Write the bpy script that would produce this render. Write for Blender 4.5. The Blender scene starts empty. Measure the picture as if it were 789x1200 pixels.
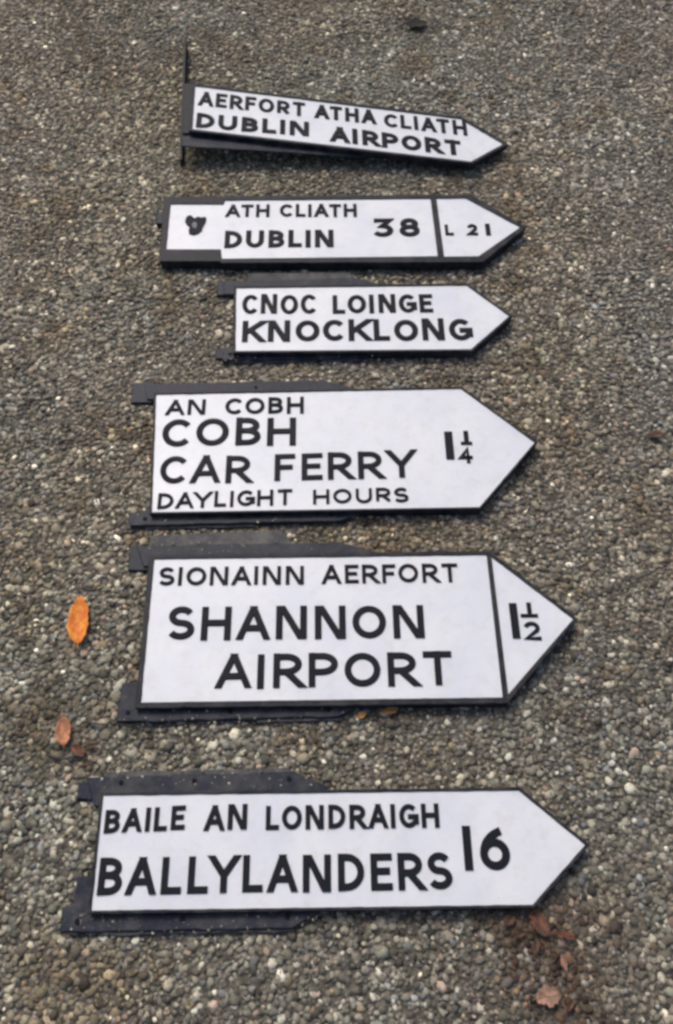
import bpy, math
import numpy as np
from mathutils import Vector, Matrix, noise

# ------------------------------------------------------------------ camera
scene = bpy.context.scene
COL = scene.collection
CAM_H, PITCH, F = 1.69, math.radians(60.0), 1015.0      # F in pixels of a 1200 px tall picture
cd = bpy.data.cameras.new('camera')
cam = bpy.data.objects.new('camera', cd)
COL.objects.link(cam)
cam.location = (0, 0, CAM_H)
cam.rotation_euler = (math.pi / 2 - PITCH, 0, 0)
cd.sensor_fit = 'VERTICAL'
cd.sensor_height = 36.0
cd.lens = 36.0 * F / 1200.0
cd.clip_start = 0.05
cd.clip_end = 2000
cd.dof.use_dof = True
cd.dof.focus_distance = 1.95
cd.dof.aperture_fstop = 8.0
scene.camera = cam

# ------------------------------------------------------------------ world, sun, exposure
SUN_EL, SUN_AZ = math.radians(52), math.radians(-25)     # from behind and left of the signs
world = bpy.data.worlds.new('World')
scene.world = world
world.use_nodes = True
wn = world.node_tree
for n in list(wn.nodes):
    wn.nodes.remove(n)
sky = wn.nodes.new('ShaderNodeTexSky')
sky.sky_type = 'NISHITA'
sky.sun_disc = False
sky.sun_elevation = SUN_EL
sky.sun_rotation = SUN_AZ
sky.air_density = 0.9
sky.dust_density = 5.0
sky.ozone_density = 0.6
bg = wn.nodes.new('ShaderNodeBackground')
bg.inputs['Strength'].default_value = 0.115
wo = wn.nodes.new('ShaderNodeOutputWorld')
wn.links.new(sky.outputs[0], bg.inputs['Color'])
wn.links.new(bg.outputs[0], wo.inputs['Surface'])
sd = bpy.data.lights.new('sun', 'SUN')
sd.energy = 1.35
sd.angle = math.radians(18)
sd.color = (1.0, 0.95, 0.89)
sun = bpy.data.objects.new('sun', sd)
COL.objects.link(sun)
dirv = Vector((math.sin(SUN_AZ) * math.cos(SUN_EL), math.cos(SUN_AZ) * math.cos(SUN_EL), math.sin(SUN_EL)))
sun.rotation_euler = dirv.to_track_quat('Z', 'Y').to_euler()
scene.view_settings.view_transform = 'Standard'
scene.view_settings.look = 'None'
scene.view_settings.gamma = 1.0
scene.view_settings.exposure = 0.08
scene.cycles.pixel_filter_type = 'BLACKMAN_HARRIS'
scene.cycles.filter_width = 3.0

# ------------------------------------------------------------------ helpers
CP = np.array([0, 0, CAM_H])
FW = np.array([0, math.cos(PITCH), -math.sin(PITCH)])
UP = np.array([0, math.sin(PITCH), math.cos(PITCH)])
RT = np.array([1.0, 0, 0])
def ray(px, py):
    return RT * (px - 394.5) / F + UP * (600 - py) / F + FW
def P(px, py, z=0.0):
    d = ray(px, py)
    return CP + d * ((z - CAM_H) / d[2])

class Frame:
    """Sign frame: a plane seen through the reference points; local z is its normal."""
    def __init__(s, origin, ex, n):
        s.n = n / np.linalg.norm(n)
        ex = ex - s.n * ex.dot(s.n)
        s.ex = ex / np.linalg.norm(ex)
        s.ey = np.cross(s.n, s.ex)
        s.o = origin
    def loc(s, px, py, h):
        """local xy where the view of (px,py) meets the plane at local height h"""
        d = ray(px, py)
        t = (h - (CP - s.o).dot(s.n)) / d.dot(s.n)
        q = CP + d * t - s.o
        return np.array([q.dot(s.ex), q.dot(s.ey)])
    def matrix(s):
        return Matrix(((s.ex[0], s.ey[0], s.n[0], s.o[0]), (s.ex[1], s.ey[1], s.n[1], s.o[1]),
                       (s.ex[2], s.ey[2], s.n[2], s.o[2]), (0, 0, 0, 1)))

def area2(p):
    return sum(p[i][0] * p[(i + 1) % len(p)][1] - p[(i + 1) % len(p)][0] * p[i][1] for i in range(len(p)))
def ccw(p):
    p = [np.array(q[:2], float) for q in p]
    return p if area2(p) > 0 else p[::-1]
def offset(p, d):
    """offset a counter-clockwise polygon outwards by d"""
    n = len(p); out = []
    for i in range(n):
        a, b, c = p[i - 1], p[i], p[(i + 1) % n]
        e1 = (b - a) / np.linalg.norm(b - a); e2 = (c - b) / np.linalg.norm(c - b)
        n1 = np.array([e1[1], -e1[0]]); n2 = np.array([e2[1], -e2[0]])
        m = n1 + n2; m = m / max(1e-6, 1 + n1.dot(n2))
        out.append(b + m * d)
    return out

def link(name, verts, faces, mat, parent=None, smooth=False):
    me = bpy.data.meshes.new(name)
    me.from_pydata([tuple(map(float, v)) for v in verts], [], faces)
    me.validate()
    me.materials.append(mat)
    if smooth:
        me.polygons.foreach_set('use_smooth', [True] * len(me.polygons))
    o = bpy.data.objects.new(name, me)
    COL.objects.link(o)
    if parent is not None:
        o.parent = parent
    return o
ERNG = np.random.default_rng(77)
def rough_edge(p, step, amp, closed_sub=None):
    out = []
    subs = []
    for i in range(len(p)):
        a, b = p[i], p[(i + 1) % len(p)]
        k = closed_sub[i] if closed_sub else max(1, int(np.linalg.norm(b - a) / step))
        subs.append(k)
        e = (b - a) / np.linalg.norm(b - a); nn = np.array([e[1], -e[0]])
        for j in range(k):
            t = j / k
            out.append(a + (b - a) * t + nn * (ERNG.normal(0, amp) if j else 0))
    return out, subs
def prism(poly, z0, z1, bev=0.0012, rough=0.0):
    p = ccw(poly)
    if rough: p = rough_edge(p, .018, rough)[0]
    n = len(p)
    rings = [(p, z0), (p, z1 - bev), (offset(p, -bev * 0.8), z1)] if bev else [(p, z0), (p, z1)]
    v = []; f = []
    for q, z in rings:
        v += [(a[0], a[1], z) for a in q]
    for k in range(len(rings) - 1):
        for i in range(n):
            j = (i + 1) % n
            f.append((k * n + i, k * n + j, (k + 1) * n + j, (k + 1) * n + i))
    f.append(tuple(range((len(rings) - 1) * n, len(rings) * n)))
    f.append(tuple(range(n - 1, -1, -1)))
    return v, f
def ring(outer, inner, z0, z1, bev=0.001):
    """raised border: outer and inner loops with the same number of corners, same order"""
    n = len(outer)
    outer, sb = rough_edge(outer, .016, .00035); inner, _ = rough_edge(inner, .016, .0003, sb)
    n = len(outer)
    o2 = offset(outer, -bev); i2 = offset(inner, bev)
    loops = [(outer, z0), (outer, z1 - bev), (o2, z1), (i2, z1), (inner, z1 - bev), (inner, z0)]
    v = []; f = []
    for q, z in loops:
        v += [(a[0], a[1], z) for a in q]
    L = len(loops)
    for k in range(L):
        k2 = (k + 1) % L
        for i in range(n):
            j = (i + 1) % n
            f.append((k * n + i, k * n + j, k2 * n + j, k2 * n + i))
    return v, f

# ------------------------------------------------------------------ materials
def new_mat(name):
    m = bpy.data.materials.new(name); m.use_nodes = True
    nt = m.node_tree
    return m, nt, nt.nodes['Principled BSDF']
def N(nt, t, **kw):
    n = nt.nodes.new(t)
    for k, v in kw.items():
        if hasattr(n, k): setattr(n, k, v)
        else: n.inputs[k].default_value = v
    return n
def ramp(nt, src, stops):
    r = nt.nodes.new('ShaderNodeValToRGB')
    e = r.color_ramp.elements
    while len(e) < len(stops): e.new(0.5)
    for el, (p, c) in zip(e, stops):
        el.position = p; el.color = (c[0], c[1], c[2], 1) if hasattr(c, '__len__') else (c, c, c, 1)
    nt.links.new(src, r.inputs[0])
    return r
def mix(nt, fac, a, b, mode='MIX'):
    m = nt.nodes.new('ShaderNodeMix'); m.data_type = 'RGBA'; m.blend_type = mode
    for s, v in ((m.inputs[0], fac), (m.inputs[6], a), (m.inputs[7], b)):
        if isinstance(v, bpy.types.NodeSocket): nt.links.new(v, s)
        else: s.default_value = v if not hasattr(v, '__len__') else (v[0], v[1], v[2], 1)
    return m.outputs[2]
def bump(nt, src, strength, dist, normal=None):
    b = nt.nodes.new('ShaderNodeBump')
    b.inputs['Strength'].default_value = strength; b.inputs['Distance'].default_value = dist
    nt.links.new(src, b.inputs['Height'])
    if normal is not None: nt.links.new(normal, b.inputs['Normal'])
    return b.outputs[0]

def white_paint():
    m, nt, b = new_mat('white_enamel')
    co = N(nt, 'ShaderNodeNewGeometry').outputs['Position']
    n1 = N(nt, 'ShaderNodeTexNoise', Scale=9.0, Detail=5.0, Roughness=0.6); nt.links.new(co, n1.inputs['Vector'])
    n2 = N(nt, 'ShaderNodeTexNoise', Scale=130.0, Detail=4.0, Roughness=0.6); nt.links.new(co, n2.inputs['Vector'])
    n3 = N(nt, 'ShaderNodeTexNoise', Scale=34.0, Detail=6.0, Roughness=0.7); nt.links.new(co, n3.inputs['Vector'])
    c = mix(nt, ramp(nt, n1.outputs[0], [(0.35, 0), (0.7, 1)]).outputs[0], (0.73, 0.75, 0.785), (0.63, 0.665, 0.74))
    c = mix(nt, ramp(nt, n3.outputs[0], [(0.50, 0), (0.74, 0.42)]).outputs[0], c, (0.55, 0.52, 0.46))
    c = mix(nt, ramp(nt, n2.outputs[0], [(0.64, 0), (0.78, 0.30)]).outputs[0], c, (0.30, 0.28, 0.26))
    nt.links.new(c, b.inputs['Base Color'])
    b.inputs['Roughness'].default_value = 0.42
    nt.links.new(bump(nt, n2.outputs[0], 0.25, 0.0012), b.inputs['Normal'])
    return m
def black_paint(name, base, dust, amount, rough=0.45):
    m, nt, b = new_mat(name)
    co = N(nt, 'ShaderNodeNewGeometry').outputs['Position']
    n1 = N(nt, 'ShaderNodeTexNoise', Scale=22.0, Detail=8.0, Roughness=0.7); nt.links.new(co, n1.inputs['Vector'])
    n2 = N(nt, 'ShaderNodeTexNoise', Scale=160.0, Detail=3.0, Roughness=0.6); nt.links.new(co, n2.inputs['Vector'])
    c = mix(nt, ramp(nt, n1.outputs[0], [(0.42, 0), (0.72, amount)]).outputs[0], base, dust)
    c = mix(nt, ramp(nt, n2.outputs[0], [(0.60, 0), (0.78, amount)]).outputs[0], c, dust)
    nt.links.new(c, b.inputs['Base Color'])
    b.inputs['Specular IOR Level'].default_value = 0.16
    r = ramp(nt, n1.outputs[0], [(0.3, rough - 0.08), (0.7, rough + 0.25)])
    nt.links.new(r.outputs[0], b.inputs['Roughness'])
    nt.links.new(bump(nt, n2.outputs[0], 0.4, 0.0015), b.inputs['Normal'])
    return m
WHITE = white_paint()
BLACK = black_paint('black_enamel', (0.011, 0.014, 0.022), (0.13, 0.122, 0.11), 0.45)
FLANGE = black_paint('dusty_black_enamel', (0.016, 0.021, 0.036), (0.14, 0.137, 0.13), 0.55, 0.42)
LIP = black_paint('worn_grey_metal', (0.050, 0.052, 0.058), (0.22, 0.21, 0.19), 0.8, 0.5)
INK = black_paint('black_letter_enamel', (0.006, 0.008, 0.014), (0.07, 0.07, 0.078), 0.13, 0.55)
GREYPAINT = black_paint('worn_grey_paint', (0.16, 0.17, 0.20), (0.3, 0.3, 0.32), 0.6, 0.5)
HOLE = black_paint('dark_bolt_hole', (0.006, 0.006, 0.009), (0.03, 0.022, 0.018), 0.5, 0.7)  # near-black colour for the darkness inside the bolt holes

# ------------------------------------------------------------------ ground
def smooth_noise(x, y, s, seed):
    """vectorised value noise"""
    gx, gy = x * s + seed * 17.3, y * s + seed * 7.9
    ix, iy = np.floor(gx).astype(np.int64), np.floor(gy).astype(np.int64)
    fx, fy = gx - ix, gy - iy
    fx = fx * fx * (3 - 2 * fx); fy = fy * fy * (3 - 2 * fy)
    def h(a, b):
        q = (a * 374761393 + b * 668265263 + seed * 974711) & 0xffffffff
        q = ((q ^ (q >> 13)) * 1274126177) & 0xffffffff
        return ((q ^ (q >> 16)) & 0xffff) / 65535.0
    return (h(ix, iy) * (1 - fx) + h(ix + 1, iy) * fx) * (1 - fy) + (h(ix, iy + 1) * (1 - fx) + h(ix + 1, iy + 1) * fx) * fy

def ground():
    m, nt, b = new_mat('bound_gravel_bed')
    co = N(nt, 'ShaderNodeNewGeometry').outputs['Position']
    vo = N(nt, 'ShaderNodeTexVoronoi', Scale=75.0); nt.links.new(co, vo.inputs['Vector'])
    n1 = N(nt, 'ShaderNodeTexNoise', Scale=60.0, Detail=6.0, Roughness=0.7); nt.links.new(co, n1.inputs['Vector'])
    sep = N(nt, 'ShaderNodeSeparateColor'); nt.links.new(vo.outputs['Color'], sep.inputs[0])
    stones = ramp(nt, sep.outputs[0], [(0.0, (0.07, 0.062, 0.05)), (0.4, (0.19, 0.172, 0.142)), (0.8, (0.28, 0.258, 0.215)), (1.0, (0.50, 0.46, 0.39))])
    c = mix(nt, ramp(nt, vo.outputs['Distance'], [(0.35, 0), (0.62, 1)]).outputs[0], stones.outputs[0], (0.105, 0.094, 0.074))
    c = mix(nt, ramp(nt, n1.outputs[0], [(0.45, 0), (0.7, 0.6)]).outputs[0], c, (0.115, 0.102, 0.080))
    nt.links.new(c, b.inputs['Base Color'])
    b.inputs['Roughness'].default_value = 0.9
    inv = N(nt, 'ShaderNodeMath', operation='SUBTRACT'); inv.inputs[0].default_value = 1.0
    nt.links.new(vo.outputs['Distance'], inv.inputs[1])
    nt.links.new(bump(nt, inv.outputs[0], 0.9, 0.012), b.inputs['Normal'])
    v = []; f = []
    S = 400
    v = [(-S, -S, 0), (S, -S, 0), (S, S, 0), (-S, S, 0)]
    o = link('ground', v, [(0, 1, 2, 3)], m)
    o['kind'] = 'structure'
    return o
ground()

def gravel():
    rng = np.random.default_rng(11)
    # 12-corner stone template
    t = (1 + 5 ** 0.5) / 2
    V = np.array([(-1, t, 0), (1, t, 0), (-1, -t, 0), (1, -t, 0), (0, -1, t), (0, 1, t), (0, -1, -t), (0, 1, -t), (t, 0, -1), (t, 0, 1), (-t, 0, -1), (-t, 0, 1)], float)
    V /= np.linalg.norm(V[0])
    T = np.array([(0, 11, 5), (0, 5, 1), (0, 1, 7), (0, 7, 10), (0, 10, 11), (1, 5, 9), (5, 11, 4), (11, 10, 2), (10, 7, 6), (7, 1, 8), (3, 9, 4), (3, 4, 2), (3, 2, 6), (3, 6, 8), (3, 8, 9), (4, 9, 5), (2, 4, 11), (6, 2, 10), (8, 6, 7), (9, 8, 1)])
    def layer(cell, rmed, rsig, rmax, keep):
        xs = np.arange(-1.75, 1.75, cell); ys = np.arange(-0.40, 3.65, cell)
        X, Y = np.meshgrid(xs, ys); X = X.ravel(); Y = Y.ravel()
        X = X + rng.uniform(-.5, .5, X.size) * cell * 1.1; Y = Y + rng.uniform(-.5, .5, Y.size) * cell * 1.1
        k = (np.abs(X) < 0.74 + 0.26 * Y) & (rng.random(X.size) < keep)
        X, Y = X[k], Y[k]
        rmed = rmed * (.80 + .42 * smooth_noise(X, Y, 7, 12))
        R = np.minimum(rmed * np.exp(rng.normal(0, rsig, X.size)), rmax)
        return X, Y, R
    a = layer(0.0099, 0.0058, 0.30, 0.0105, 1.0)
    b_ = layer(0.024, 0.0100, 0.20, 0.0145, 0.60)
    X = np.concatenate([a[0], b_[0]]); Y = np.concatenate([a[1], b_[1]]); R = np.concatenate([a[2], b_[2]])
    n = X.size
    S = np.stack([rng.uniform(.78, 1.25, n), rng.uniform(.70, 1.05, n), rng.uniform(.34, .62, n)], 1) * R[:, None]
    vv = V[None] * (1 + rng.uniform(-.36, .34, (n, 12, 1)))
    # random 3D rotation before squash keeps the facets varied
    q = rng.normal(size=(n, 4)); q /= np.linalg.norm(q, axis=1)[:, None]
    w, x, y, z = q.T
    M = np.stack([np.stack([1 - 2 * (y * y + z * z), 2 * (x * y - z * w), 2 * (x * z + y * w)], 1),
                  np.stack([2 * (x * y + z * w), 1 - 2 * (x * x + z * z), 2 * (y * z - x * w)], 1),
                  np.stack([2 * (x * z - y * w), 2 * (y * z + x * w), 1 - 2 * (x * x + y * y)], 1)], 1)
    vv = np.einsum('nij,nkj->nki', M, vv) * S[:, None, :]
    # flattened tops: rolled into the surface
    top = S[:, 2] * rng.uniform(.36, .80, n)
    vv[:, :, 2] = np.minimum(vv[:, :, 2], top[:, None])
    th = rng.uniform(0, 2 * np.pi, n); c, s = np.cos(th), np.sin(th)
    rx = vv[:, :, 0] * c[:, None] - vv[:, :, 1] * s[:, None]
    ry = vv[:, :, 0] * s[:, None] + vv[:, :, 1] * c[:, None]
    tx, ty = rng.normal(0, .16, n), rng.normal(0, .16, n)
    rz = vv[:, :, 2] + rx * tx[:, None] + ry * ty[:, None]
    zc = 0.0006 + rng.uniform(-.0012, .0014, n) + (smooth_noise(X, Y, 9, 3) - .5) * .0016 - (R - .007) * 0.20
    pts = np.stack([rx + X[:, None], ry + Y[:, None], rz + zc[:, None]], 2)
    ng = 220
    gx, gy = [], []
    for (xa, xb, ya, yb, kk) in ((75, 380, 1068, 1094, 60), (95, 380, 903, 924, 45), (140, 420, 826, 848, 40), (160, 430, 634, 648, 30), (155, 420, 602, 618, 25), (260, 440, 414, 423, 20)):
        for _ in range(kk):
            p = P(rng.uniform(xa, xb), rng.uniform(ya, yb), .015); gx.append(p[0]); gy.append(p[1])
    gx, gy = np.array(gx), np.array(gy); ng = gx.size
    sel = rng.choice(n, ng, replace=False)
    sc = (rng.uniform(.0014, .0032, ng) / R[sel])[:, None, None]
    loc3 = np.stack([rx, ry, rz], 2)[sel] * sc
    loc3 += np.stack([gx, gy, np.full(ng, .0155)], 1)[:, None, :]
    pts = np.concatenate([pts, loc3]); X = np.concatenate([X, gx]); Y = np.concatenate([Y, gy]); n += ng
    # colours
    pal = np.array([(.165, .150, .125), (.200, .182, .150), (.125, .112, .092), (.150, .150, .122), (.140, .143, .145),
                    (.060, .054, .046), (.330, .305, .255), (.250, .185, .150), (.430, .410, .360), (.185, .145, .095)])
    wgt = np.array([.22, .16, .16, .10, .08, .13, .08, .025, .03, .02])
    idx = rng.choice(len(pal), n, p=wgt / wgt.sum())
    C = pal[idx] * np.array([1.50, 1.47, 1.38]) * np.exp(rng.normal(-.03, .36, n))[:, None]
    g = smooth_noise(X, Y, 2.3, 1); g2 = smooth_noise(X, Y, 6.5, 2); g3 = smooth_noise(X, Y, 1.1, 5)
    g4 = smooth_noise(X, Y, 24, 6); g5 = smooth_noise(X, Y, 48, 7)
    C *= ((0.84 + .32 * (0.5 * g + 0.5 * g2)) * (.78 + .44 * (.5 * g4 + .5 * g5)))[:, None]
    brown = np.clip((smooth_noise(X, Y, 15, 9) - .62) * 3.2, 0, 1)[:, None]
    C = C * (1 - brown) + C * brown * np.array([.74, .66, .55])
    warm = (smooth_noise(X, Y, 3.1, 8) - .5)
    C *= np.stack([1 + .12 * warm, np.ones(n), 1 - .16 * warm], 1)
    C *= np.stack([1 + 0 * g3, 1 + .05 * (g3 - .4), 1 - .06 * g3], 1)
    # dirt stains and broader tone patches: rotting leaf litter near the lowest sign, a dark spot far off
    def stain(px, py, r, k, tint):
        p = P(px, py)
        d = np.hypot(X - p[0], Y - p[1]) / r + (smooth_noise(X, Y, 22, 4) - .5) * .8
        m = np.clip(1.15 - d, 0, 1)[:, None] * k
        return C * (1 - m) + C * np.array(tint) * m
    C = stain(645, 1125, .15, .9, (.50, .30, .20))
    C = stain(655, 1150, .09, .6, (.55, .42, .34))
    C = stain(600, 1110, .06, .7, (.42, .40, .40))
    C = stain(95, 880, .09, .6, (.62, .46, .38))
    C = stain(488, 30, .09, .75, (.30, .27, .25))
    C = stain(590, 200, .12, .35, (.9, .72, .60))
    C = stain(480, 815, .10, .4, (.80, .66, .50))
    C = stain(690, 60, .30, .3, (.85, .75, .68))
    C = stain(120, 40, .40, .35, (.78, .74, .66))
    C = stain(400, -20, .9, .30, (.80, .82, .70))  # darker and greener towards the far edge
    C = stain(640, 420, .22, .35, (.86, .88, .68))
    C = stain(350, 640, .25, .45, (.70, .70, .72))  # greyer, darker stones in the gap between two signs
    col = np.ones((n, 12, 4), np.float32)
    col[:, :, :3] = C[:, None, :]
    me = bpy.data.meshes.new('gravel')
    F_ = (T[None] + (np.arange(n) * 12)[:, None, None]).reshape(-1, 3)
    me.vertices.add(n * 12); me.vertices.foreach_set('co', pts.astype(np.float32).ravel())
    me.loops.add(F_.size); me.loops.foreach_set('vertex_index', F_.ravel().astype(np.int32))
    me.polygons.add(len(F_)); me.polygons.foreach_set('loop_start', np.arange(0, F_.size, 3, dtype=np.int32))
    me.update(calc_edges=True)
    at = me.color_attributes.new('stone_colour', 'FLOAT_COLOR', 'POINT')
    at.data.foreach_set('color', col.ravel())
    m, nt, b = new_mat('gravel_stone')
    a_ = N(nt, 'ShaderNodeAttribute'); a_.attribute_name = 'stone_colour'
    co = N(nt, 'ShaderNodeNewGeometry').outputs['Position']
    n1 = N(nt, 'ShaderNodeTexNoise', Scale=420.0, Detail=5.0, Roughness=0.7); nt.links.new(co, n1.inputs['Vector'])
    n2 = N(nt, 'ShaderNodeTexNoise', Scale=110.0, Detail=4.0, Roughness=0.6); nt.links.new(co, n2.inputs['Vector'])
    c = mix(nt, 1.0, a_.outputs['Color'], ramp(nt, n1.outputs[0], [(0.3, 0.62), (0.7, 1.35)]).outputs[0], 'MULTIPLY')
    c = mix(nt, ramp(nt, n2.outputs[0], [(0.52, 0), (0.68, 0.6)]).outputs[0], c, (0.125, 0.110, 0.086))
    nt.links.new(c, b.inputs['Base Color'])
    b.inputs['Roughness'].default_value = 0.8
    nt.links.new(bump(nt, n1.outputs[0], 0.5, 0.002), b.inputs['Normal'])
    me.materials.append(m)
    o = bpy.data.objects.new('gravel', me); COL.objects.link(o)
    o['kind'] = 'stuff'
    o['label'] = 'grey brown bonded gravel chippings covering the ground'
    o['category'] = 'gravel'
    return n
gravel()

# ------------------------------------------------------------------ letters (stroke skeletons)
def arc(cx, cy, rx, ry, a0, a1, k=12):
    return [(cx + rx * math.cos(math.radians(a0 + (a1 - a0) * i / k)), cy + ry * math.sin(math.radians(a0 + (a1 - a0) * i / k))) for i in range(k + 1)]
def bowl(x0, x1, y0, y1, r=None):
    """right-hand bowl from the stem at x0, between y0 and y1"""
    ry = (y1 - y0) / 2
    rx = (x1 - x0) * (r if r else .55)
    return [(x0, y1)] + arc(x1 - rx, (y0 + y1) / 2, rx, ry, 90, -90, 12) + [(x0, y0)]
O_ = arc(.5, .5, .5, .5, 90, 450, 28)
GL = {  # width, strokes in a unit box
    'A': (.90, [[(0, 0), (.47, 1)], [(1, 0), (.53, 1)], [(.17, .30), (.83, .30)]]),
    'B': (.70, [[(0, 0), (0, 1)], bowl(0, .92, .53, 1), bowl(0, 1, 0, .53)]),
    'C': (.90, [arc(.52, .5, .52, .5, 42, 318, 24)]),
    'D': (.80, [[(0, 0), (0, 1)], bowl(0, 1, 0, 1, .72)]),
    'E': (.62, [[(1, 1), (0, 1), (0, 0), (1, 0)], [(0, .52), (.88, .52)]]),
    'F': (.60, [[(1, 1), (0, 1), (0, 0)], [(0, .50), (.86, .50)]]),
    'G': (.95, [arc(.5, .5, .5, .5, 45, 345, 24), [(.58, .46), (1.0, .46), (1.0, .06)]]),
    'H': (.84, [[(0, 0), (0, 1)], [(1, 0), (1, 1)], [(0, .52), (1, .52)]]),
    'I': (.0, [[(0, 0), (0, 1)]]),
    'K': (.84, [[(0, 0), (0, 1)], [(1, 1), (0, .38)], [(.32, .60), (1, 0)]]),
    'L': (.56, [[(0, 1), (0, 0), (1, 0)]]),
    'N': (.88, [[(0, 0), (0, 1)], [(1, 0), (1, 1)], [(.16, 1), (.84, 0)]]),
    'O': (.98, [O_]),
    'P': (.76, [[(0, 0), (0, 1)], bowl(0, 1, .42, 1)]),
    'R': (.76, [[(0, 0), (0, 1)], bowl(0, .96, .45, 1), [(.42, .45), (1, 0)]]),
    'S': (.74, [arc(.5, .75, .46, .25, 28, 270, 16)[:-1] + arc(.5, .25, .5, .25, 90, -152, 16)]),
    'T': (.78, [[(0, 1), (1, 1)], [(.5, 1), (.5, 0)]]),
    'U': (.84, [[(0, 1), (0, .42)] + arc(.5, .42, .5, .42, 180, 360, 14) + [(1, 1)]]),
    'Y': (.90, [[(.5, .44), (0, 1)], [(.5, .44), (1, 1)], [(.5, .50), (.5, 0)]]),
    '1': (.0, [[(0, 0), (0, 1)]]),
    '2': (.74, [arc(.5, .70, .46, .30, 165, -38, 14) + [(0, 0), (1, 0)]]),
    '3': (.76, [[(.05, 1), (.95, 1), (.42, .60)] + arc(.44, .29, .54, .31, 82, -150, 14)]),
    '4': (.74, [[(.72, 0), (.72, 1), (0, .30), (1, .30)]]),
    '6': (.80, [[(.84 * t * t + .12 * t * (1 - t), .34 * (1 - t) ** 2 + 2 * .80 * t * (1 - t) + .955 * t * t) for t in [i / 10 for i in range(11)]], arc(.5, .32, .5, .32, 90, 450, 26)]),
    '8': (.76, [arc(.5, .76, .42, .24, 90, 450, 22), arc(.5, .27, .5, .27, 90, 450, 24)]),
    '-': (.9, [[(0, .5), (1, .5)]]),
}
def ribbon(pts, w, z0, z1, H):
    """thick raised stroke with mitred joins and flat ends"""
    pts = [np.array(p, float) for p in pts]
    q = [pts[0]]
    for p in pts[1:]:
        if np.linalg.norm(p - q[-1]) > 1e-6: q.append(p)
    pts = q
    closed = np.linalg.norm(pts[0] - pts[-1]) < 1e-5 and len(pts) > 3
    if closed: pts = pts[:-1]
    cut = [False, False]
    if not closed:
        for e in (0, 1):
            a = pts[0] if e == 0 else pts[-1]; c = pts[1] if e == 0 else pts[-2]
            d = (a - c) / np.linalg.norm(a - c)
            ytop, ybot = abs(a[1] - (H - w / 2)) < w * .12, abs(a[1] - w / 2) < w * .12
            if abs(d[1]) > .3 and ((ytop and d[1] > 0) or (ybot and d[1] < 0)):
                a2 = a + d * (w / 2 / abs(d[1])); cut[e] = abs(d[0]) > .05      # run on to the cap line or baseline, cut level
            elif abs(d[1]) < .3 and len(pts) < 40: a2 = a + d * w * .46 if abs(d[0]) > .99 and len(pts) != 2 else (a + d * w * .40 if abs(d[0]) > .99 else a)
            else: a2 = a
            if e == 0: pts[0] = a2
            else: pts[-1] = a2
    n = len(pts); Ls, Rs = [], []
    for i in range(n):
        a = pts[i - 1] if (i > 0 or closed) else None
        c = pts[(i + 1) % n] if (i < n - 1 or closed) else None
        b = pts[i]
        e1 = (b - a) / np.linalg.norm(b - a) if a is not None else None
        e2 = (c - b) / np.linalg.norm(c - b) if c is not None else None
        if e1 is None: e1 = e2
        if e2 is None: e2 = e1
        n1 = np.array([-e1[1], e1[0]]); n2 = np.array([-e2[1], e2[0]])
        m = (n1 + n2) / max(.42, 1 + n1.dot(n2))
        if (i == 0 and cut[0]) or (i == n - 1 and cut[1]):
            hv = np.array([-1.0 if e1[1] > 0 else 1.0, 0]) / abs(e1[1])
            Ls.append(b + hv * w / 2); Rs.append(b - hv * w / 2)
        else:
            Ls.append(b + m * w / 2); Rs.append(b - m * w / 2)
    v = []; f = []
    bev = w * .10
    for i in range(n):
        l, r = Ls[i], Rs[i]
        d = (l - r) / max(1e-9, np.linalg.norm(l - r)) * bev
        v += [(l[0], l[1], z0), (l[0], l[1], z1 - bev), ((l - d)[0], (l - d)[1], z1), ((r + d)[0], (r + d)[1], z1), (r[0], r[1], z1 - bev), (r[0], r[1], z0)]
    for i in range(n if closed else n - 1):
        j = (i + 1) % n
        for k in range(5):
            f.append((i * 6 + k, i * 6 + k + 1, j * 6 + k + 1, j * 6 + k))
    if not closed:
        f.append(tuple(range(5, -1, -1))); f.append(tuple((n - 1) * 6 + k for k in range(6)))
    return v, f

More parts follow.
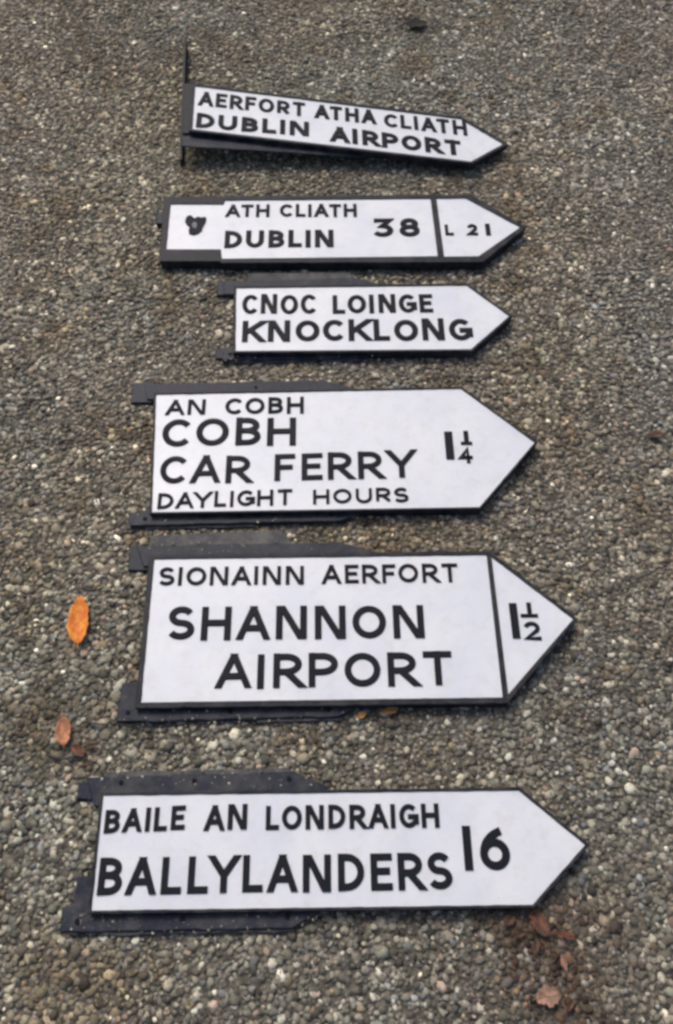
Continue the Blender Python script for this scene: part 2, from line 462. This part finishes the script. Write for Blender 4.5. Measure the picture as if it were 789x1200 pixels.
VPX, VPY = 365.0, -1195.0
LRNG = np.random.default_rng(5)
SLANT = set('AYTK')
def pair_gap(a, b):
    if a in 'L' and b in 'YT': return .02
    if (a in 'FPTY' and b == 'A'): return .02
    if (a in 'A' and b in 'TY'): return .04
    g = .23
    if a in 'AYTKRFLCGE' : g -= .05
    if b in 'AYT': g -= .03
    if a in 'OCDGSBP': g -= .035
    if b in 'OCGS': g -= .035
    return g
def word(fr, parent, text, x0, x1, yt0, yb0, yt1, yb1, sw, hface, gap=.26, squeeze=1.0):
    """a word of raised letters, its mid-height ends at x0 and x1 in the reference picture"""
    def corner(x, yt, yb, y):
        ym = (yt + yb) / 2
        return x + (x - VPX) / (ym - VPY) * (y - ym)
    hh = hface + 0.002
    A = fr.loc(corner(x0, yt0, yb0, yb0), yb0, hh); B = fr.loc(corner(x1, yt1, yb1, yb1), yb1, hh)
    D = fr.loc(corner(x0, yt0, yb0, yt0), yt0, hh); C = fr.loc(corner(x1, yt1, yb1, yt1), yt1, hh)
    W = (np.linalg.norm(B - A) + np.linalg.norm(C - D)) / 2; H = (np.linalg.norm(D - A) + np.linalg.norm(C - B)) / 2
    s = (sw + (.028 if H < .062 else .012)) * H
    # natural widths in units of H: each letter = core width + stroke width
    core = [GL[c][0] * .80 for c in text]
    gaps = [pair_gap(a, b) for a, b in zip(text, text[1:])] + [0]
    total = (sum(core) + sum(gaps)) * H + len(text) * s
    k = (W - len(text) * s) / max(1e-6, (total - len(text) * s))   # stretches cores and gaps, never strokes
    pos = (W - len(text) * s) / 2 if sum(core) == 0 else 0.0
    for i, ch in enumerate(text):
        cw = core[i] * H * k
        vs, fs = [], []
        jit = LRNG.normal(0, .010 * H, 2)
        for si, st in enumerate(GL[ch][1]):
            pts = [(pos + s / 2 + p[0] * cw + jit[0], s / 2 + p[1] * (H - s) + jit[1]) for p in st]
            v, f = ribbon(pts, s, hface - .001, hface + .0030 + si * .00012, H)
            o = len(vs)
            for q in v:
                u, w_ = q[0] / W, q[1] / H
                xy = A * (1 - u) * (1 - w_) + B * u * (1 - w_) + C * u * w_ + D * (1 - u) * w_
                vs.append((xy[0], xy[1], q[2]))
            fs += [tuple(a + o for a in t) for t in f]
        link('numeral' if ch.isdigit() else ('fraction_bar' if ch == '-' else 'letter'), vs, fs, INK, parent)
        pos += s + cw + gaps[i] * H * k

# ------------------------------------------------------------------ signs
def make_sign(label, T, panels, outer, words, flanges=(), lips=(), bolt_holes=(), divider=None, rim=.007, tilt=None, inner=None, thick=None):
    """panels: white faces; outer/inner: border loops; all traced on the plate's own top plane"""
    allp = [p for pl in panels for p in pl]
    if tilt:   # (z at left, z at right)
        l = min(allp); r = max(allp)
        a, b = P(l[0], l[1], tilt[0]), P(r[0], r[1], tilt[1])
        o = a.copy()
        ex = b - a
        n = np.cross(ex, np.array([-ex[1], ex[0], 0.0]))
        if n[2] < 0: n = -n
        n = n / np.linalg.norm(n)
        fr = Frame(o - n * T, ex, n)
    else:
        l = min(allp, key=lambda p: p[0])
        a = P(l[0], l[1], T); a[2] = 0.0
        top = inner if inner else panels[0]
        e = P(top[1][0], top[1][1], T) - P(top[0][0], top[0][1], T)
        fr = Frame(a, e, np.array([0, 0, 1.0]))
    root = bpy.data.objects.new('fingerpost_sign', None)
    root.empty_display_size = .05
    COL.objects.link(root)
    root.matrix_world = fr.matrix()
    root['label'] = label; root['category'] = 'road sign'; root['group'] = 'arrow shaped road signs laid out on the gravel'
    hf = T - .0028
    inn = [fr.loc(x, y, T) for x, y in (inner if inner else panels[0])]
    if area2(inn) < 0: inn = inn[::-1]; flip = True
    else: flip = False
    if outer is None:
        out = offset(inn, rim)
    else:
        out = [fr.loc(x, y, T) for x, y in outer]
        if flip: out = out[::-1]
    z0 = T - (thick if thick else T - .002)
    link('border', *ring(out, inn, T - .008, T), BLACK, root)
    link('backing_plate', *prism(offset(out, -.0012), z0, T - .0062, .0015), BLACK, root)
    for i, pl in enumerate(panels):
        q = ccw([fr.loc(x, y, hf) for x, y in pl])
        link('face_panel', *prism(offset(q, .0004), T - .0066, hf, .0003), WHITE, root)
    if divider:
        link('divider', *prism([fr.loc(x, y, T) for x, y in divider], T - .0064, T - .0004, .0008), BLACK, root)
    for z1, pl in flanges:
        link('mounting_flange', *prism([fr.loc(x, y, z1) for x, y in pl], .002, z1, .0024, .0007), FLANGE, root)
    for z1, pl in lips:
        link('flange_lip', *prism([fr.loc(x, y, z1) for x, y in pl], .002, z1, .0016, .0010), LIP, root)
    for z1, x, y, r in bolt_holes:
        c = fr.loc(x, y, z1)
        hexa = [c + r * np.array([math.cos(math.pi / 3 * k + .4), math.sin(math.pi / 3 * k + .4)]) for k in range(6)]
        link('bolt_hole', *prism(hexa, z1 - .002, z1 + .002, .0006), HOLE, root)  # low dark hexagon in place of an open hole, its shade put in the colour
    for w in words:
        word(fr, root, *w[:8], hf)
    return fr, root

FZ = .0155
# 1 lowest: BALLYLANDERS 16
make_sign('lowest white arrow sign, reading BAILE AN LONDRAIGH BALLYLANDERS 16', .030,
    [[(121, 932), (608, 926), (686, 990), (625, 1060), (107, 1067)]], None,
    [('BAILE', 123, 217, 949, 976, 944, 972.5, .18), ('AN', 240, 290, 943.5, 973, 942.5, 972, .18),
     ('LONDRAIGH', 311.5, 515, 944, 972, 941.5, 969.5, .18),
     ('BALLYLANDERS', 115.5, 530, 1005, 1049, 998, 1041.5, .185),
     ('1', 542, 553, 968, 1020, 968, 1020, .19), ('6', 561, 596, 968, 1020, 967, 1020, .175)],
    flanges=[(FZ, [(101, 911), (344, 904), (384, 921), (386, 945), (110, 945)]), (FZ, [(72, 1063), (120, 1050), (372, 1050), (376, 1069), (343, 1088), (70, 1093)]),
             (FZ - .005, [(90, 1028), (112, 1026), (106, 1066), (84, 1067)]), (FZ - .006, [(92, 917), (112, 915), (108, 938), (90, 936)])],
    lips=[(.009, [(122, 905), (338, 899), (350, 912), (120, 918)]), (.009, [(130, 1085), (340, 1080), (346, 1091.5), (128, 1096)])],
    bolt_holes=[(FZ, 91, 1080, .0055), (FZ, 214, 1077, .0055), (FZ, 337, 1074, .0055), (FZ, 142, 917, .005), (FZ, 228, 915, .005), (FZ, 339, 913, .005)],
    rim=.0055)
# 2 SHANNON AIRPORT
make_sign('white arrow sign reading SHANNON AIRPORT with 1 1/2 in its separate point', .030,
    [[(181, 655), (570, 650), (589, 817), (165, 823)], [(576.5, 654), (672, 725), (596, 813)]], [(175, 650), (574, 645.5), (677.5, 725), (595, 824), (158.5, 830)],
    [('SIONAINN', 186, 356, 665, 686, 663, 684, .16), ('AERFORT', 378, 537, 662, 683.5, 660, 681.5, .155),
     ('SHANNON', 196.5, 497, 711, 750, 709, 747, .18), ('AIRPORT', 254, 531, 767, 807, 763, 802.5, .18),
     ('1', 599, 608, 707, 748, 707, 748, .20), ('1', 617.5, 622.5, 706, 719, 706, 719, .34), ('-', 610, 631, 717.5, 725, 717.5, 725, .5),
     ('2', 614, 634, 728, 750, 728, 750, .18)],
    inner=[(181, 655), (573, 650), (672, 725), (593, 817), (165, 823)],
    divider=[(570.5, 650), (576, 650.5), (596.5, 818), (590.5, 818)],
    flanges=[(FZ, [(160, 639), (400, 635), (440, 646), (440, 660), (168, 664)]), (FZ, [(138, 824), (170, 812), (420, 810), (426, 825), (396, 840), (136, 846)]),
             (FZ - .005, [(153, 640), (178, 640), (174, 668), (150, 668)]), (FZ - .006, [(143, 800), (170, 800), (165, 828), (140, 828)])],
    lips=[(.010, [(176, 627), (330, 621), (344, 637), (174, 641)]), (.009, [(300, 831), (396, 829), (398, 844), (300, 847)])],
    bolt_holes=[(FZ, 150, 835, .005), (FZ, 270, 834, .005), (FZ, 385, 832, .005)])
# 3 COBH CAR FERRY
make_sign('white arrow sign reading COBH CAR FERRY DAYLIGHT HOURS with the fraction 1 1/4', .030,
    [[(183, 462), (540, 455), (627, 518), (562, 594), (178, 600)]], None,
    [('AN', 195, 241, 469, 486, 468, 485, .17), ('COBH', 264, 356, 467, 485, 465, 484, .165),
     ('COBH', 190, 347, 491, 523, 489, 521, .18), ('CAR', 187, 294, 535, 567, 533, 564.5, .17), ('FERRY', 322, 487, 532, 563, 527, 559, .17),
     ('DAYLIGHT', 185, 343, 578, 596, 573, 591, .16), ('HOURS', 367, 479, 574, 590.5, 571, 588, .16),
     ('1', 522.5, 531, 506, 538, 506, 538, .24), ('1', 543.5, 549, 505, 517, 505, 517, .36), ('-', 540, 554, 516, 522.5, 516, 522.5, .5),
     ('4', 538, 554, 524, 542.5, 524, 542.5, .18)],
    flanges=[(FZ, [(170, 449), (380, 445), (415, 454), (415, 468), (172, 468)]), (FZ, [(160, 602), (190, 592), (400, 588), (432, 598), (400, 610), (152, 616)]),
             (FZ - .005, [(155, 448), (182, 447), (178, 472), (153, 472)]), (FZ - .006, [(152, 600), (166, 600), (166, 614), (150, 614)])],
    lips=[(.008, [(150, 611), (300, 608), (300, 617), (148, 620)])],
    bolt_holes=[(FZ, 170, 608, .005), (FZ, 388, 603, .005), (FZ, 300, 454, .004)], rim=.005)
# 4 KNOCKLONG
make_sign('short white arrow sign reading CNOC LOINGE KNOCKLONG, third from the top', .030,
    [[(277, 337), (547, 334), (597, 370), (552, 409), (276, 411)]], None,
    [('CNOC', 284, 372, 345, 367, 345, 367, .17), ('LOINGE', 389.5, 507, 346, 367, 344.5, 365.5, .17),
     ('KNOCKLONG', 284, 554, 376, 400, 373, 398, .20)],
    flanges=[(FZ, [(262, 329), (420, 325), (446, 333), (446, 345), (262, 345)]), (FZ, [(262, 412), (280, 402), (430, 400), (452, 410), (424, 419), (260, 422)]),
             (FZ - .005, [(255, 328), (272, 328), (272, 346), (254, 346)]), (FZ - .006, [(254, 408), (268, 408), (268, 420), (252, 420)])],
    lips=[(.010, [(290, 320), (410, 318), (414, 328), (290, 331)]), (.009, [(270, 415), (424, 413), (426, 422), (268, 425)])],
    bolt_holes=[(FZ, 270, 415, .005), (FZ, 400, 413, .004)], rim=.0065)
# 5 DUBLIN 38
fr5, root5 = make_sign('long narrow white arrow sign reading DUBLIN 38 with a dark emblem at its left end', .032,
    [[(200, 239), (262, 239), (264, 234.5), (505, 232), (514, 300), (260, 303), (259, 292), (195, 292)], [(511, 232.5), (546, 232), (610, 266), (561, 300), (520, 300.5)]],
    [(192, 230), (261, 230), (264, 229.6), (551, 227.5), (617, 266), (566, 307), (259, 308), (258, 306), (187, 306)],
    [('ATH', 265, 316, 240, 253.5, 239.5, 253.5, .17), ('CLIATH', 328, 418.5, 239.5, 253.5, 239, 253.5, .17),
     ('DUBLIN', 263.5, 391, 270.5, 290, 269.5, 289, .21), ('38', 437.5, 491.5, 256, 277, 255, 276.5, .215),
     ('L', 522, 532, 263.5, 275.5, 263.5, 275.5, .2), ('2', 547.5, 560, 262.5, 275.5, 262.5, 275.5, .2), ('1', 570, 574.5, 262.5, 275.5, 262.5, 275.5, .28)],
    inner=[(200, 239), (262, 239), (264, 234.5), (546, 232), (610, 266), (561, 300), (260, 303), (259, 292), (195, 292)],
    divider=[(504.5, 230.8), (511.5, 230.8), (521, 302), (513.5, 302)],
    flanges=[(FZ - .002, [(184, 248), (192, 248), (192, 262), (183, 262)])])
# emblem: a small raised shield with three lobes
def emb():
    E = lambda pts, z: [fr5.loc(x, y, z) for x, y in pts]
    hz = .032 - .0028
    outer = [(217.5, 256), (220, 252.5), (224, 252), (228, 255.5), (232, 253.5), (236, 254.5), (241, 253.8), (242, 256), (240.5, 261), (237.5, 266), (236.5, 270), (232, 273.5), (227, 275), (221.5, 273.5), (221, 269), (222.5, 266), (219, 263), (217, 260)]
    hole = [(225.8, 261), (227.5, 259.8), (229.6, 260.3), (231, 262), (230.6, 265.5), (229, 268), (226, 266), (225, 264)]
    link('emblem', *prism(E(outer, hz + .003), hz - .001, hz + .003, .0005), INK, root5)
    link('emblem_inlay', *prism(E(hole, hz + .0034), hz + .0024, hz + .0036, .0002), GREYPAINT, root5)
emb()
# 6 DUBLIN AIRPORT: propped on its end plate, so its left end is raised
fr6, root6 = make_sign('farthest narrow white arrow sign reading DUBLIN AIRPORT, tilted, with thin black end plate', .022,
    [[(229, 100.5), (540, 139), (590, 168.5), (552, 189), (225.5, 151)]], None,
    [('AERFORT', 233, 358, 107, 122.5, 120.5, 136, .18), ('ATHA', 369, 441, 122.5, 137.5, 129.5, 145, .18), ('CLIATH', 450, 547, 133, 147.5, 142, 158.5, .17),
     ('DUBLIN', 230, 363, 132.5, 149, 143, 159, .23), ('AIRPORT', 387, 541, 148, 165, 165, 182, .23)],
    flanges=[(.006, [(214, 149), (330, 160), (440, 172), (420, 184), (330, 178), (213, 171)])],  # lower flange, its dark band also standing in for the shadow underneath
    rim=.0095, tilt=(.075, .032), thick=.02)
def end_plate():
    # thin black mounting plate standing on its long edge across the sign's butt end
    b0, b1 = P(213.5, 196, .0), P(219.5, 58, .0)
    d = (b1 - b0); L = np.linalg.norm(d); d = d / L
    s = np.array([d[1], -d[0], 0])
    L2 = L
    hgt = .040
    th = .006
    v = []
    for k in (0, 1):
        off = s * th * (k - .5)
        for t, z in ((0, .001), (L2, .001), (L2 , hgt), (L2 - .03, hgt + .004), (.05, .034), (0, .026)):
            q = b0 + d * t + off
            q = q - fr6.o
            q = q + np.array([0, 0, z])
            v.append((q.dot(fr6.ex), q.dot(fr6.ey), q.dot(fr6.n)))
    n = 6
    f = [tuple(range(n)), tuple(range(2 * n - 1, n - 1, -1))] + [(i, (i + 1) % n, n + (i + 1) % n, n + i) for i in range(n)]
    link('end_plate', v, f, BLACK, root6)
    # short web joining plate and sign
    link('flange_web', *prism([fr6.loc(x, y, .012) for x, y in ((216, 98), (232, 97), (229, 156), (214, 156))], .001, .0125, .001), BLACK, root6)
end_plate()

# ------------------------------------------------------------------ fallen leaves and litter
def leaf_mat(name, c1, c2, rough=.6):
    m, nt, b = new_mat(name)
    co = N(nt, 'ShaderNodeTexCoord').outputs['Object']
    n1 = N(nt, 'ShaderNodeTexNoise', Scale=80.0, Detail=6.0, Roughness=0.6); nt.links.new(co, n1.inputs['Vector'])
    c = mix(nt, ramp(nt, n1.outputs[0], [(0.42, 0), (0.58, 1)]).outputs[0], c1, c2)
    nt.links.new(c, b.inputs['Base Color'])
    b.inputs['Roughness'].default_value = rough
    return m
def leaf(px, py, length, width, ang, mat, label, curl=.3, seed=0, z=.011, stem=True):
    rng = np.random.default_rng(seed)
    root = bpy.data.objects.new('fallen_leaf', None); COL.objects.link(root); root.empty_display_size = .02
    p = P(px, py, z)
    root.location = (p[0], p[1], z); root.rotation_euler = (rng.normal(0, .10), rng.normal(0, .10), math.radians(ang))
    root['label'] = label; root['category'] = 'leaf'; root['group'] = 'fallen leaves and leaf scraps on the gravel'
    nu, nv = 15, 8
    v = []
    for i in range(nu):
        t = i / (nu - 1)
        hw = width / 2 * (math.sin(math.pi * min(1, t * .93 + .05)) ** .66) * (1 + rng.normal(0, .10 if length > .05 else .16))
        for j in range(nv + 1):
            s_ = (j / nv - .5) * 2
            x = (t - .5) * length
            y = hw * s_ + .03 * width * math.sin(t * 5)
            zz = curl * width * (abs(s_) ** 1.6) * (hw / (width / 2)) * .6 + curl * length * .12 * (2 * t - 1) ** 2 - .06 * width * math.cos(s_ * 9 + t * 14) * .25
            v.append((x, y, zz + rng.normal(0, .0002)))
    W_ = nv + 1
    f = [(i * W_ + j, (i + 1) * W_ + j, (i + 1) * W_ + j + 1, i * W_ + j + 1) for i in range(nu - 1) for j in range(nv)]
    b = link('blade', v, f, mat, root, smooth=True)
    so = b.modifiers.new('thickness', 'SOLIDIFY'); so.thickness = .0005
    # midrib and stalk
    pts = [((t / 12 - .5) * length * (1.0 if stem else .9) - (length * .12 if stem and t == 0 else 0), .03 * width * math.sin(t / 12 * 5), .0007 + curl * length * .12 * (2 * t / 12 - 1) ** 2) for t in range(13)]
    rv, rf = [], []
    for i, q in enumerate(pts):
        r = .0007 * (1.3 - i / 12)
        for k in range(5):
            a = 2 * math.pi * k / 5
            rv.append((q[0], q[1] + r * math.cos(a), q[2] + r * math.sin(a)))
    for i in range(12):
        for k in range(5):
            rf.append((i * 5 + k, (i + 1) * 5 + k, (i + 1) * 5 + (k + 1) % 5, i * 5 + (k + 1) % 5))
    link('midrib', rv, rf, mat, root)
    return root
ORANGE = leaf_mat('orange_leaf', (.78, .30, .02), (.62, .15, .012))
PINK = leaf_mat('salmon_leaf', (.36, .20, .13), (.17, .10, .065))
SALMON = leaf_mat('orange_salmon_leaf', (.60, .27, .13), (.36, .15, .07))
RUST = leaf_mat('rust_leaf', (.19, .060, .030), (.07, .036, .022), .7)
BROWN = leaf_mat('brown_leaf', (.055, .034, .022), (.13, .066, .036), .8)
OCHRE = leaf_mat('ochre_leaf', (.42, .24, .07), (.30, .15, .05))
leaf(93, 727, .110, .045, 98, ORANGE, 'bright orange oval leaf lying left of the SHANNON AIRPORT sign', .35, 1)
leaf(75, 857, .054, .030, 100, SALMON, 'small salmon pink leaf scrap left of the SHANNON sign, above a rust brown scrap', .4, 2)
leaf(92, 880, .036, .018, -35, RUST, 'rust brown leaf scrap above the top left corner of the BALLYLANDERS sign', .3, 3)
leaf(458, 832, .032, .017, 15, OCHRE, 'ochre leaf scrap just under the bottom edge of the SHANNON sign', .2, 4)
leaf(632, 1081, .050, .030, -60, RUST, 'rust red leaf scrap below the bottom right corner of the BALLYLANDERS sign', .25, 5)
leaf(597, 1078, .024, .017, 40, BROWN, 'dull brown leaf scrap tucked under the bottom edge of the BALLYLANDERS sign', .2, 6)
leaf(661, 1128, .026, .011, 100, PINK, 'narrow pale pink leaf scrap on the dark patch at bottom right', .2, 7)
leaf(643, 1168, .042, .032, 10, PINK, 'broad pinkish brown leaf scrap, lowest in the dark patch at bottom right', .15, 8)
leaf(662, 1096, .040, .012, -12, RUST, 'thin dark rust leaf strip right of the rust red scrap at bottom right', .2, 9)
leaf(769, 509, .034, .022, 5, BROWN, 'dark reddish brown leaf at the right edge beside the COBH sign', .2, 10)
leaf(488, 29, .075, .045, 20, leaf_mat('rotted_leaf', (.012, .010, .009), (.03, .024, .02), .8), 'dark rotted leaf at the top of the photo beyond the signs', .3, 12)

SCRAPS = [(610, 1094, .022, .010, 20, BROWN, 'small brown leaf scrap below the dull brown scrap at the sign edge'),
    (628, 1110, .026, .012, 75, BROWN, 'brown leaf scrap in the middle of the dark patch at bottom right'),
    (668, 1178, .022, .012, 50, BROWN, 'brown scrap right of the broad pinkish leaf scrap, near the bottom edge'),
    (424, 838, .022, .012, 30, OCHRE, 'faint ochre scrap at the tapered end of the lower SHANNON flange'),
    (106, 874, .026, .010, 10, BROWN, 'brown scrap right of the rust scrap above the BALLYLANDERS sign')]
for i, a in enumerate(SCRAPS):
    leaf(*a, .35, 30 + i, .009)
def twig(pts, r, label, seed):
    rng = np.random.default_rng(seed)
    w = [P(x, y, z) for x, y, z in pts]
    base = w[0].copy()
    v, f = [], []
    n = len(w); K = 6
    for i, q in enumerate(w):
        q = q + np.array([0, 0, rng.normal(0, .0004)])
        rr = r * (1.15 - .6 * i / n)
        d = w[min(i + 1, n - 1)] - w[max(i - 1, 0)]; d /= np.linalg.norm(d)
        s = np.cross(d, [0, 0, 1.0]); s /= np.linalg.norm(s); u = np.cross(s, d)
        for k in range(K):
            a = 2 * math.pi * k / K
            v.append(q - base + s * rr * math.cos(a) + u * rr * math.sin(a))
    for i in range(n - 1):
        for k in range(K):
            f.append((i * K + k, i * K + (k + 1) % K, (i + 1) * K + (k + 1) % K, (i + 1) * K + k))
    f.append(tuple(range(K))); f.append(tuple((n - 1) * K + k for k in range(K - 1, -1, -1)))
    o = link('twig', v, f, TWIG)
    o.location = base
    o['label'] = label; o['category'] = 'twig'
TWIG = leaf_mat('dry_twig', (.035, .028, .022), (.07, .055, .04), .8)
twig([(101, 846, .010), (118, 849, .011), (135, 848, .012), (150, 850, .010), (164, 849, .009)], .0018, 'thin dark twig below the bottom left corner of the SHANNON sign', 1)
twig([(54, 884, .010), (66, 888, .011), (78, 889, .011), (90, 885, .010)], .0026, 'short black twig beside the salmon pink leaf scrap', 2)
twig([(58, 797, .010), (78, 799, .011), (100, 798, .010)], .0012, 'fine dry stalk between the orange leaf and the salmon scrap', 3)
